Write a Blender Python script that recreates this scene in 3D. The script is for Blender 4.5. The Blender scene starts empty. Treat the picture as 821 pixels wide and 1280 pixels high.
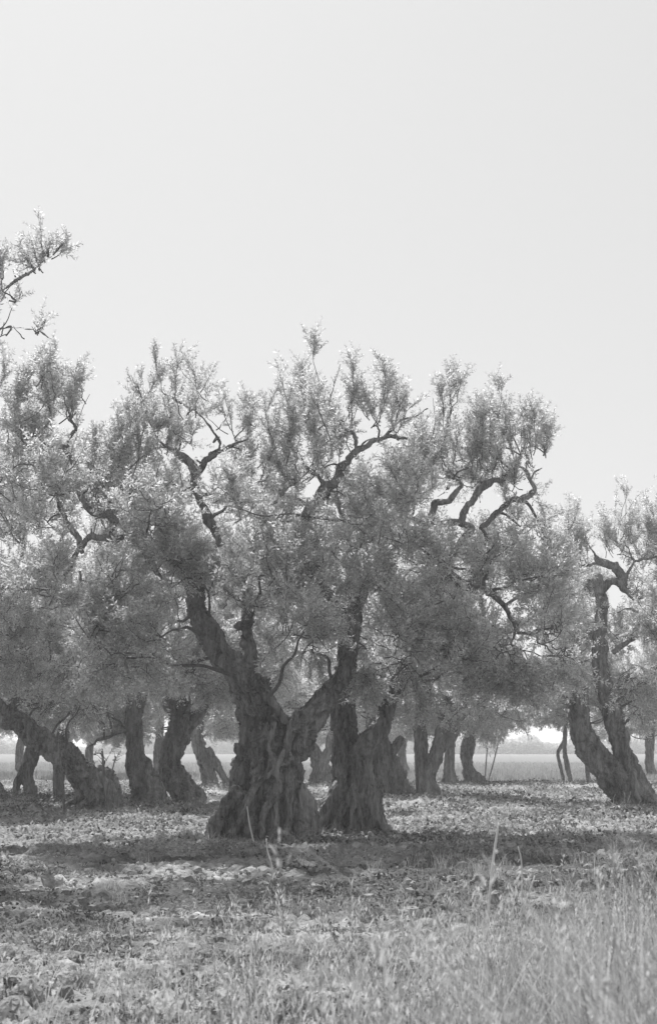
import bpy, math, random
import numpy as np
from mathutils import Vector

C = bpy.context.scene
COL = C.collection
R = math.radians
rng = np.random.default_rng(7)
random.seed(7)

# ------------------------------------------------------------------ camera
F_PX = 1778.0                       # focal length in pixels of a 821x1280 frame
HOR = 935.0                         # horizon row
EYE = 1.4
TH = math.atan((HOR - 640) / F_PX)
cam_d = bpy.data.cameras.new('camera')
cam = bpy.data.objects.new('camera', cam_d)
COL.objects.link(cam)
cam.location = (0, 0, EYE)
cam.rotation_euler = (R(90) + TH, 0, 0)
cam_d.sensor_fit = 'VERTICAL'
cam_d.sensor_height = 36.0
cam_d.lens = 36.0 * F_PX / 1280.0
cam_d.clip_start = 0.1
cam_d.clip_end = 6000
cam_d.dof.use_dof = True
cam_d.dof.focus_distance = 22.0
cam_d.dof.aperture_fstop = 5.6
C.camera = cam

# ------------------------------------------------------------------ sky and sun (black and white film: everything is grey)
SUN_EL, SUN_AZ = R(54), R(-20)      # azimuth measured from +Y (behind the trees) to the left
world = bpy.data.worlds.new('World')
C.world = world
world.use_nodes = True
nt = world.node_tree
nt.nodes.clear()
out = nt.nodes.new('ShaderNodeOutputWorld')
bg = nt.nodes.new('ShaderNodeBackground')
sky = nt.nodes.new('ShaderNodeTexSky')
bw = nt.nodes.new('ShaderNodeRGBToBW')
sky.sky_type = 'NISHITA'
sky.sun_disc = False
sky.sun_elevation = SUN_EL
sky.sun_rotation = SUN_AZ
sky.air_density = 1.0
sky.dust_density = 2.0
sky.ozone_density = 1.0
bg.inputs['Strength'].default_value = 0.12
nt.links.new(sky.outputs[0], bw.inputs[0])
SKY_POW, SKY_MUL = 0.20, 2.34
gm = nt.nodes.new('ShaderNodeMath')      # thin high cloud veils the sky: evens it out
gm.operation = 'POWER'
gm.inputs[1].default_value = SKY_POW
gs = nt.nodes.new('ShaderNodeMath')
gs.operation = 'MULTIPLY'
gs.inputs[1].default_value = SKY_MUL
nt.links.new(bw.outputs[0], gm.inputs[0])
nt.links.new(gm.outputs[0], gs.inputs[0])
nt.links.new(gs.outputs[0], bg.inputs['Color'])
nt.links.new(bg.outputs[0], out.inputs['Surface'])

sun_d = bpy.data.lights.new('sun', 'SUN')
sun_d.energy = 4.4
sun_d.angle = R(1.5)
sun_d.color = (1, 1, 1)
sun = bpy.data.objects.new('sun', sun_d)
COL.objects.link(sun)
sdir = Vector((math.sin(SUN_AZ) * math.cos(SUN_EL), math.cos(SUN_AZ) * math.cos(SUN_EL), math.sin(SUN_EL)))
sun.rotation_euler = sdir.to_track_quat('Z', 'Y').to_euler()
sun.location = (0, 0, 30)

C.view_settings.view_transform = 'Standard'
C.view_settings.look = 'None'
C.view_settings.gamma = 1
C.view_settings.exposure = 0.97
C.cycles.use_denoising = True
C.cycles.use_adaptive_sampling = False
C.cycles.max_bounces = 12
C.cycles.diffuse_bounces = 8
C.cycles.transmission_bounces = 8
C.cycles.volume_bounces = 1

# ------------------------------------------------------------------ helpers
FW = np.array([0, math.cos(TH), math.sin(TH)])
UP = np.array([0, -math.sin(TH), math.cos(TH)])


def P(px, py, Y):
    """the world point at distance Y in front of the place the photo was taken from"""
    d = np.array([1.0, 0, 0]) * (px - 410.5) / F_PX + UP * (640 - py) / F_PX + FW
    t = Y / d[1]
    return np.array([0, 0, EYE]) + d * t


def SC(py, Y):
    d = UP * (640 - py) / F_PX + FW
    return Y / d[1] / F_PX


def depth(py):
    d = UP * (640 - py) / F_PX + FW
    return -EYE / d[2] * d[1]


def _h(ix, iy, iz, seed):
    n = (ix * 374761393 + iy * 668265263 + iz * 2147483647 + seed * 1274126177) & 0xffffffff
    n = ((n ^ (n >> 13)) * 1274126177) & 0xffffffff
    n = (n ^ (n >> 16)) & 0xffffffff
    n = (n * 2246822519) & 0xffffffff
    n = n ^ (n >> 15)
    return (n & 0xffff) / 32767.5 - 1.0


def noise(p, seed=0):
    """smooth value noise, -1..1; p is (n,3) or (n,2)"""
    p = np.asarray(p, float)
    if p.shape[1] == 2:
        p = np.c_[p, np.zeros(len(p))]
    i = np.floor(p).astype(np.int64)
    f = p - i
    u = f * f * f * (f * (f * 6 - 15) + 10)
    r = 0
    for dx in (0, 1):
        wx = u[:, 0] if dx else 1 - u[:, 0]
        for dy in (0, 1):
            wy = u[:, 1] if dy else 1 - u[:, 1]
            for dz in (0, 1):
                wz = u[:, 2] if dz else 1 - u[:, 2]
                r = r + wx * wy * wz * _h(i[:, 0] + dx, i[:, 1] + dy, i[:, 2] + dz, seed)
    return r


def fbm(p, octs=4, seed=0, gain=0.5):
    r, a = 0, 1.0
    p = np.asarray(p, float)
    for k in range(octs):
        r = r + a * noise(p * 2.03 ** k + 7.3 * k, seed + k)
        a *= gain
    return r


def ground_h(x, y):
    x = np.atleast_1d(np.asarray(x, float))
    y = np.atleast_1d(np.asarray(y, float))
    p = np.stack([x, y], 1)
    h = 0.05 * noise(p * 0.35, 3) + 0.03 * noise(p * 0.9, 4)
    return h * np.clip((70 - y) / 20, 0, 1)


# ------------------------------------------------------------------ materials (all neutral grey)
def new_mat(name):
    m = bpy.data.materials.new(name)
    m.use_nodes = True
    n = m.node_tree
    n.nodes.clear()
    return m, n, n.nodes, n.links


def grey(v):
    return (v, v, v, 1)


def bark_mat(name, lo, hi, scale=5.0):
    m, n, N, L = new_mat(name)
    o = N.new('ShaderNodeOutputMaterial')
    b = N.new('ShaderNodeBsdfPrincipled')
    tc = N.new('ShaderNodeTexCoord')
    mp = N.new('ShaderNodeMapping')
    mp.inputs['Scale'].default_value = (1, 1, 0.22)
    n1 = N.new('ShaderNodeTexNoise')
    n1.inputs['Scale'].default_value = scale * 2.2
    n1.inputs['Detail'].default_value = 8
    n1.inputs['Roughness'].default_value = 0.7
    n2 = N.new('ShaderNodeTexNoise')
    n2.inputs['Scale'].default_value = scale * 0.45
    n2.inputs['Detail'].default_value = 3
    mx = N.new('ShaderNodeMath')
    mx.operation = 'MULTIPLY_ADD'
    mx.inputs[1].default_value = 0.6
    r = N.new('ShaderNodeValToRGB')
    r.color_ramp.elements[0].position = 0.62
    r.color_ramp.elements[0].color = grey(lo)
    r.color_ramp.elements[1].position = 1.0
    r.color_ramp.elements[1].color = grey(hi)
    v = N.new('ShaderNodeTexVoronoi')
    v.inputs['Scale'].default_value = scale * 5
    bp = N.new('ShaderNodeBump')
    bp.inputs['Strength'].default_value = 1.0
    bp.inputs['Distance'].default_value = 0.05
    ad = N.new('ShaderNodeMath')
    ad.operation = 'ADD'
    L.new(tc.outputs['Object'], mp.inputs[0])
    for x in (n1, n2, v):
        L.new(mp.outputs[0], x.inputs['Vector'])
    L.new(n2.outputs['Fac'], mx.inputs[0])
    L.new(n1.outputs['Fac'], mx.inputs[2])
    L.new(mx.outputs[0], r.inputs[0])
    L.new(r.outputs[0], b.inputs['Base Color'])
    L.new(n1.outputs['Fac'], ad.inputs[0])
    L.new(v.outputs['Distance'], ad.inputs[1])
    L.new(ad.outputs[0], bp.inputs['Height'])
    L.new(bp.outputs[0], b.inputs['Normal'])
    b.inputs['Roughness'].default_value = 0.9
    b.inputs['Specular IOR Level'].default_value = 0.2
    L.new(b.outputs[0], o.inputs[0])
    return m


def leaf_mat(name, lo, hi, trans, rough=0.42, back=1.5, spec=0.5):
    """a leaf or blade: its own tone per leaf, paler underside, some light through it"""
    m, n, N, L = new_mat(name)
    o = N.new('ShaderNodeOutputMaterial')
    at = N.new('ShaderNodeAttribute')
    at.attribute_name = 'tone'
    mr = N.new('ShaderNodeMapRange')
    mr.inputs['To Min'].default_value = lo
    mr.inputs['To Max'].default_value = hi
    L.new(at.outputs['Fac'], mr.inputs['Value'])
    geo = N.new('ShaderNodeNewGeometry')
    mb = N.new('ShaderNodeMath')
    mb.operation = 'MULTIPLY_ADD'
    mb.inputs[1].default_value = back - 1
    mb.inputs[2].default_value = 1.0
    L.new(geo.outputs['Backfacing'], mb.inputs[0])
    mm = N.new('ShaderNodeMath')
    mm.operation = 'MULTIPLY'
    L.new(mr.outputs[0], mm.inputs[0])
    L.new(mb.outputs[0], mm.inputs[1])
    b = N.new('ShaderNodeBsdfPrincipled')
    b.inputs['Roughness'].default_value = rough
    b.inputs['Specular IOR Level'].default_value = spec
    L.new(mm.outputs[0], b.inputs['Base Color'])
    t = N.new('ShaderNodeBsdfTranslucent')
    L.new(mm.outputs[0], t.inputs['Color'])
    ms = N.new('ShaderNodeMixShader')
    ms.inputs[0].default_value = trans
    L.new(b.outputs[0], ms.inputs[1])
    L.new(t.outputs[0], ms.inputs[2])
    L.new(ms.outputs[0], o.inputs[0])
    return m


def soil_mat():
    m, n, N, L = new_mat('soil')
    o = N.new('ShaderNodeOutputMaterial')
    b = N.new('ShaderNodeBsdfPrincipled')
    tc = N.new('ShaderNodeTexCoord')
    n1 = N.new('ShaderNodeTexNoise')
    n1.inputs['Scale'].default_value = 9
    n1.inputs['Detail'].default_value = 8
    n1.inputs['Roughness'].default_value = 0.75
    n2 = N.new('ShaderNodeTexNoise')
    n2.inputs['Scale'].default_value = 0.55
    n2.inputs['Detail'].default_value = 4
    ma = N.new('ShaderNodeMath')
    ma.operation = 'MULTIPLY_ADD'
    ma.inputs[1].default_value = 0.55
    r = N.new('ShaderNodeValToRGB')
    e = r.color_ramp.elements
    e[0].position = 0.56
    e[0].color = grey(0.08)
    e[1].position = 0.98
    e[1].color = grey(0.36)
    k = e.new(0.78)
    k.color = grey(0.20)
    # the open field past the grove is paler, even dry grass
    sx = N.new('ShaderNodeSeparateXYZ')
    L.new(tc.outputs['Object'], sx.inputs[0])
    mr = N.new('ShaderNodeMapRange')
    mr.inputs['From Min'].default_value = 58
    mr.inputs['From Max'].default_value = 66
    L.new(sx.outputs['Y'], mr.inputs['Value'])
    mix = N.new('ShaderNodeMixRGB')
    mix.inputs[2].default_value = grey(0.14)
    for x in (n1, n2):
        L.new(tc.outputs['Object'], x.inputs['Vector'])
    L.new(n2.outputs['Fac'], ma.inputs[0])
    L.new(n1.outputs['Fac'], ma.inputs[2])
    L.new(ma.outputs[0], r.inputs[0])
    L.new(mr.outputs[0], mix.inputs[0])
    L.new(r.outputs[0], mix.inputs[1])
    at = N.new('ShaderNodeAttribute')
    at.attribute_name = 'painted_shade'
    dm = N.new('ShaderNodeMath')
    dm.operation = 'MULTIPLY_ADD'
    dm.inputs[1].default_value = -.68  # soil colour darkened to paint in wider tree shade
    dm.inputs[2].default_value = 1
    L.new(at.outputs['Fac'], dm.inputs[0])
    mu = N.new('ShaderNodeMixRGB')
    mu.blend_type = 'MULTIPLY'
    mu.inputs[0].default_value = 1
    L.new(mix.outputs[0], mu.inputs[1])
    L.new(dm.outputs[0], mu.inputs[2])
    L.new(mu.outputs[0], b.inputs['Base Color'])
    bp = N.new('ShaderNodeBump')
    bp.inputs['Strength'].default_value = 0.9
    bp.inputs['Distance'].default_value = 0.03
    n3 = N.new('ShaderNodeTexNoise')
    n3.inputs['Scale'].default_value = 22
    n3.inputs['Detail'].default_value = 6
    L.new(tc.outputs['Object'], n3.inputs['Vector'])
    L.new(n3.outputs['Fac'], bp.inputs['Height'])
    L.new(bp.outputs[0], b.inputs['Normal'])
    b.inputs['Roughness'].default_value = 1
    b.inputs['Specular IOR Level'].default_value = 0.1
    L.new(b.outputs[0], o.inputs[0])
    return m


M_BARK = bark_mat('olive_bark', 0.035, 0.34)
M_TWIG = bark_mat('twig_bark', 0.09, 0.20, 9)
M_LEAF = leaf_mat('olive_leaf', 0.30, 0.64, 0.48, 0.5, 1.25)
M_LEAF2 = leaf_mat('olive_leaf_far', 0.32, 0.66, 0.5, 0.5, 1.25)
M_GRASS = leaf_mat('dry_grass', 0.16, 0.54, 0.40, 0.6, 1.0, 0.3)
M_COVER = leaf_mat('weed_leaf', 0.04, 0.43, 0.30, 0.7, 1.0, 0.2)
M_DRY = leaf_mat('dry_stalk', 0.5, 0.7, 0.2, 0.7, 1.0, 0.3)
M_SOIL = soil_mat()


# ------------------------------------------------------------------ mesh from arrays
def quad_mesh(name, V, Q, mats, tone=None, mi=None, smooth=False):
    me = bpy.data.meshes.new(name)
    V = np.asarray(V, np.float32)
    Q = np.asarray(Q, np.int32)
    me.vertices.add(len(V))
    me.vertices.foreach_set('co', V.ravel())
    me.loops.add(Q.size)
    me.loops.foreach_set('vertex_index', Q.ravel())
    me.polygons.add(len(Q))
    me.polygons.foreach_set('loop_start', np.arange(0, Q.size, Q.shape[1], dtype=np.int32))
    for m in mats:
        me.materials.append(m)
    if mi is not None:
        me.polygons.foreach_set('material_index', np.asarray(mi, np.int32))
    me.polygons.foreach_set('use_smooth', np.full(len(Q), smooth, bool))
    if tone is not None:
        a = me.attributes.new('tone', 'FLOAT', 'FACE')
        a.data.foreach_set('value', np.asarray(tone, np.float32))
    me.update(calc_edges=True)
    return me


def link(name, me, parent=None, **tags):
    o = bpy.data.objects.new(name, me)
    COL.objects.link(o)
    if parent is not None:
        o.parent = parent
    for k, v in tags.items():
        o[k] = v
    return o


def empty(name, loc, label, cat, group=None):
    o = bpy.data.objects.new(name, None)
    COL.objects.link(o)
    o.location = loc
    o.empty_display_size = 0.3
    o['label'] = label
    o['category'] = cat
    if group:
        o['group'] = group
    return o


def spline(pts, step):
    """Catmull-Rom through rows of (x,y,z,r), resampled about every step metres"""
    p = np.asarray(pts, float)
    if len(p) == 2:
        p = np.array([p[0], (p[0] + p[1]) / 2, p[1]])
    q = np.vstack([2 * p[0] - p[1], p, 2 * p[-1] - p[-2]])
    outp = []
    for i in range(1, len(q) - 2):
        n = max(2, int(np.linalg.norm(q[i + 1, :3] - q[i, :3]) / step))
        t = np.linspace(0, 1, n, endpoint=False)[:, None]
        a, b, c, d = q[i - 1], q[i], q[i + 1], q[i + 2]
        outp.append(0.5 * ((2 * b) + (-a + c) * t + (2 * a - 5 * b + 4 * c - d) * t ** 2 + (-a + 3 * b - 3 * c + d) * t ** 3))
    outp.append(p[-1:])
    s = np.vstack(outp)
    s[:, 3] = np.maximum(s[:, 3], 0.002)
    return s


def tube(s, sides, caps=False):
    """quads of a tube along rows (x,y,z,r)"""
    n = len(s)
    T = np.gradient(s[:, :3], axis=0)
    T /= np.linalg.norm(T, axis=1)[:, None] + 1e-9
    ref = np.array([0.31, -0.9, 0.3]) if abs(T[0, 1]) < 0.8 else np.array([1.0, 0, 0])
    A = np.cross(T, ref)
    A /= np.linalg.norm(A, axis=1)[:, None] + 1e-9
    B = np.cross(T, A)
    th = np.arange(sides) * 2 * math.pi / sides
    V = s[:, None, :3] + s[:, None, 3:4] * (A[:, None] * np.cos(th)[None, :, None] + B[:, None] * np.sin(th)[None, :, None])
    V = V.reshape(-1, 3)
    i = np.arange(n - 1)[:, None] * sides
    j = np.arange(sides)[None]
    k = (j + 1) % sides
    Q = np.stack([i + j, i + k, i + sides + k, i + sides + j], -1).reshape(-1, 4)
    if caps:
        c0, c1 = len(V), len(V) + 1
        V = np.vstack([V, s[0, :3], s[-1, :3]])
        jj = np.arange(0, sides, 2)
        Q = np.vstack([Q, np.stack([np.full_like(jj, c0), (jj + 2) % sides, (jj + 1) % sides, jj], 1),
                       np.stack([np.full_like(jj, c1), jj + (n - 1) * sides, (jj + 1) % sides + (n - 1) * sides, (jj + 2) % sides + (n - 1) * sides], 1)])
    return V, Q


class MB:
    def __init__(s):
        s.V, s.Q, s.t, s.m, s.n = [], [], [], [], 0

    def add(s, V, Q, mi=0, tone=0.5):
        s.V.append(V)
        s.Q.append(Q + s.n)
        s.n += len(V)
        s.m.append(np.full(len(Q), mi) if np.isscalar(mi) else mi)
        s.t.append(np.full(len(Q), tone) if np.isscalar(tone) else tone)

    def mesh(s, name, mats, smooth=False):
        return quad_mesh(name, np.vstack(s.V), np.vstack(s.Q), mats, np.concatenate(s.t), np.concatenate(s.m), smooth)


# ------------------------------------------------------------------ trunks: unions of tubes, remeshed and carved
def carve(name, splines, voxel, amp, parent, freq=1.0, mat=None, seed=0, smooth_it=2, roots=None):
    """one skin round all the tubes, then carved with furrows running along them"""
    b = MB()
    for s in splines:
        V, Q = tube(s, 14, caps=True)
        b.add(V, Q)
    me0 = quad_mesh('tmp', np.vstack(b.V), np.vstack(b.Q), [])
    o0 = bpy.data.objects.new('tmp', me0)
    COL.objects.link(o0)
    r = o0.modifiers.new('r', 'REMESH')
    r.mode = 'VOXEL'
    r.voxel_size = voxel
    s_ = o0.modifiers.new('s', 'SMOOTH')
    s_.iterations = smooth_it
    s_.factor = 0.6
    dg = bpy.context.evaluated_depsgraph_get()
    me = bpy.data.meshes.new_from_object(o0.evaluated_get(dg))
    bpy.data.objects.remove(o0)
    me.name = name
    n = len(me.vertices)
    co = np.empty(n * 3, np.float32)
    me.vertices.foreach_get('co', co)
    co = co.reshape(-1, 3).astype(float)
    nr = np.empty(n * 3, np.float32)
    me.vertex_normals.foreach_get('vector', nr)
    nr = nr.reshape(-1, 3).astype(float)
    sk, sl, st = [], [], []
    base = 0
    for s in splines:
        ss = s[::2]
        d = np.r_[0, np.cumsum(np.linalg.norm(np.diff(ss[:, :3], axis=0), axis=1))]
        sk.append(ss)
        sl.append(d)
        T = np.gradient(ss[:, :3], axis=0)
        st.append(T / (np.linalg.norm(T, axis=1)[:, None] + 1e-9))
    sk = np.vstack(sk)
    sl = np.concatenate(sl)
    st = np.vstack(st)
    near = np.empty(n, int)
    for a in range(0, n, 20000):
        dd = np.linalg.norm(co[a:a + 20000, None] - sk[None, :, :3], axis=2) - sk[None, :, 3]
        near[a:a + 20000] = dd.argmin(1)
    off = co - sk[near, :3]
    rr = sk[near, 3]
    ax = (off * st[near]).sum(1)
    s = sl[near] + ax
    off = off - ax[:, None] * st[near]
    q = off / (rr[:, None] ** 0.5) * 3.4 * freq + s[:, None] * np.array([[0.40, 0.33, 0.48]]) * np.clip(.5 / np.sqrt(rr[:, None]), .6, 2.2)
    q += 0.95 * np.stack([noise(co * 2.0, seed + k) + .4 * noise(co * 5.0, seed + 40 + k) for k in range(3)], 1)
    ridge = 1 - 2 * np.abs(noise(q * 1.25, seed + 5))
    ridge2 = 1 - 2 * np.abs(noise(q * 2.9 + 4, seed + 6))
    lump = fbm(co * 3.2 * freq, 3, seed + 8)
    fine = fbm(q * 6.5, 3, seed + 9)
    pits = np.clip(noise(q * 1.9 + 9, seed + 12) - 0.36, 0, 1) + .8 * np.clip(noise(co * [[5, 5, 3.4]] * freq, seed + 13) - .5, 0, 1)
    d = amp * np.clip(rr / 0.35, 0.16, 1.3) * (1.0 * ridge + 0.55 * ridge2 + 1.05 * lump + 0.24 * fine + 0.22 * fbm(co * 13 * freq, 2, seed + 20) - 4.2 * pits)
    co = co + nr * d[:, None]
    me.vertices.foreach_set('co', co.astype(np.float32).ravel())
    me.materials.clear()
    me.materials.append(mat or M_BARK)
    me.polygons.foreach_set('use_smooth', np.ones(len(me.polygons), bool))
    me.update()
    me.name = name
    o = link(name, me, parent)
    return o


def px_spline(rows, Y0, step=0.05, org=(0, 0, 0)):
    pts = []
    for r in rows:
        dy = r[2]
        Y = Y0 + dy
        p = P(r[0], r[1], Y)
        pts.append([p[0] - org[0], p[1] - org[1], p[2] - org[2], r[3] * SC(r[1], Y)])
    return spline(pts, step)


def root_splines(cx, cy, cz, rad, spread, n, h, rnd, r0=0.1):
    """buttress roots running down the foot of the trunk and out over the soil"""
    o = []
    for k in range(n):
        a = (k + rnd.uniform(-.35, .35)) / n * 2 * math.pi
        tw = rnd.uniform(-.35, .35)
        e = spread * rnd.uniform(0.70, 1.22)
        hh = h * rnd.uniform(0.6, 1.3)
        r = r0 * rnd.uniform(0.45, 1.2)
        c, s_ = math.cos, math.sin
        rows = [[cx + rad * .45 * c(a + tw * 1.5), cy + rad * .45 * s_(a + tw * 1.5), cz + hh * 1.5, r * .8],
                [cx + rad * .72 * c(a + tw), cy + rad * .72 * s_(a + tw), cz + hh, r],
                [cx + rad * .9 * c(a + tw * .5), cy + rad * .9 * s_(a + tw * .5), cz + hh * .45, r],
                [cx + e * .85 * c(a), cy + e * .85 * s_(a), cz + .06, r * .85],
                [cx + e * 1.25 * c(a - tw * .5), cy + e * 1.25 * s_(a - tw * .5), cz - .02, r * .55],
                [cx + e * 1.6 * c(a - tw), cy + e * 1.6 * s_(a - tw), cz - .12, r * .4]]
        s = spline(rows, 0.06)
        s[:, :3] += .05 * np.stack([noise(s[:, :3] * 3.5, 600 + q) for q in range(3)], 1)
        s[:, 3] *= 1 + .3 * noise(s[:, :3] * 6, 610)
        o.append(s)
    return o


# ------------------------------------------------------------------ foliage
def shoot(rnd, L, nside, ll, lw, gap):
    """a leafy shoot along +Z: leaves (n,4,3) and stem tubes"""
    leaves, stems = [], []

    def axis(p0, d0, length, bend):
        n = max(3, int(length / 0.07))
        pts, p, d = [p0.copy()], p0.copy(), d0.copy()
        for i in range(n):
            d = d + bend * (1.0 / n) + rnd.normal(0, 0.05, 3)
            d /= np.linalg.norm(d)
            p = p + d * length / n
            pts.append(p.copy())
        return np.array(pts)

    def leafy(pts, start):
        seg = np.r_[0, np.cumsum(np.linalg.norm(np.diff(pts, axis=0), axis=1))]
        s = start
        k = 0
        while s < seg[-1]:
            i = min(np.searchsorted(seg, s) - 1, len(pts) - 2)
            i = max(i, 0)
            t = (s - seg[i]) / (seg[i + 1] - seg[i] + 1e-9)
            p = pts[i] * (1 - t) + pts[i + 1] * t
            T = pts[i + 1] - pts[i]
            T /= np.linalg.norm(T)
            A = np.cross(T, [0.3, 0.8, 0.1])
            A /= np.linalg.norm(A)
            B = np.cross(T, A)
            ph = k * math.pi / 2 + rnd.uniform(-.5, .5)
            for sgn in (1, -1):
                o = sgn * (A * math.cos(ph) + B * math.sin(ph))
                an = rnd.uniform(0.5, 1.35)
                D = T * math.cos(an) + o * math.sin(an)
                W = np.cross(D, T)
                W /= np.linalg.norm(W) + 1e-9
                tw = rnd.uniform(-1.5, 1.5)
                W = W * math.cos(tw) + np.cross(D, W) * math.sin(tw)
                l = ll * rnd.uniform(.75, 1.2) * (0.55 if s > seg[-1] - 0.04 else 1)
                w = lw * rnd.uniform(.8, 1.15) * .5
                leaves.append([p, p + D * l * .45 + W * w, p + D * l, p + D * l * .45 - W * w])
            s += gap * rnd.uniform(.8, 1.25)
            k += 1

    main = axis(np.zeros(3), np.array([0, 0, 1.0]), L, rnd.normal(0, .35, 3))
    stems.append((main, 0.0045, 0.0015))
    leafy(main, L * .1)
    for k in range(nside):
        i = int(len(main) * (0.15 + 0.65 * k / max(1, nside))) 
        i = min(i, len(main) - 2)
        d = rnd.normal(0, 1, 3)
        d[2] = abs(d[2]) * .5 + .9
        d /= np.linalg.norm(d)
        sp = axis(main[i], d, L * rnd.uniform(.35, .6), np.array([0, 0, .5]))
        stems.append((sp, 0.0028, 0.0012))
        leafy(sp, 0.03)
    SV, SQ, n = [], [], 0
    for pts, r0, r1 in stems:
        pts = pts[::2] if len(pts) > 4 else pts
        s = np.c_[pts, np.linspace(r0, r1, len(pts))]
        V, Q = tube(s, 3)
        SV.append(V)
        SQ.append(Q + n)
        n += len(V)
    return np.array(leaves), np.vstack(SV), np.vstack(SQ)


tr = np.random.default_rng(11)
SH_FINE = [shoot(tr, tr.uniform(.38, .58), 4, 0.080, 0.025, 0.040) for _ in range(8)]
SH_MID = [shoot(tr, tr.uniform(.40, .60), 3, 0.092, 0.029, 0.048) for _ in range(8)]
SH_FAR = [shoot(tr, tr.uniform(.45, .65), 2, 0.14, 0.045, 0.065) for _ in range(6)]


def frame_from(d, rnd):
    d = d / (np.linalg.norm(d, axis=1)[:, None] + 1e-9)
    h = rnd.normal(0, 1, d.shape)
    a = np.cross(d, h)
    a /= np.linalg.norm(a, axis=1)[:, None] + 1e-9
    b = np.cross(d, a)
    return np.stack([a, b, d], 2)      # columns


def place_shoots(mb, pos, dirs, scl, templates, rnd):
    idx = rnd.integers(0, len(templates), len(pos))
    for t in range(len(templates)):
        w = np.where(idx == t)[0]
        if not len(w):
            continue
        Lf, SV, SQ = templates[t]
        Fm = frame_from(dirs[w], rnd)
        n = len(w)
        lv = Lf.reshape(-1, 3)
        V = np.einsum('nij,kj->nki', Fm, lv) * scl[w][:, None, None] + pos[w][:, None]
        k = len(lv)
        Q = (np.arange(n)[:, None, None] * k + np.arange(k).reshape(-1, 4)[None]).reshape(-1, 4)
        base = np.repeat(rnd.uniform(0, .45, n), len(Lf))
        tone = np.clip(base * .6 + rnd.uniform(0, .9, n * len(Lf)) ** 1.5, 0, 1)
        mb.add(V.reshape(-1, 3), Q, 0, tone)
        V2 = np.einsum('nij,kj->nki', Fm, SV) * scl[w][:, None, None] + pos[w][:, None]
        Q2 = (np.arange(n)[:, None, None] * len(SV) + SQ[None]).reshape(-1, 4)
        mb.add(V2.reshape(-1, 3), Q2, 1, .5)


def bez(p0, p1, c, n, r0, r1, rnd, wob=.06):
    t = np.linspace(0, 1, n)[:, None]
    s = (1 - t) ** 2 * p0 + 2 * t * (1 - t) * c + t ** 2 * p1
    L = np.linalg.norm(p1 - p0)
    s[1:-1] += rnd.normal(0, wob * L / 3, (n - 2, 3))
    return np.c_[s, np.linspace(r0, r1, n)]


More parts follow.
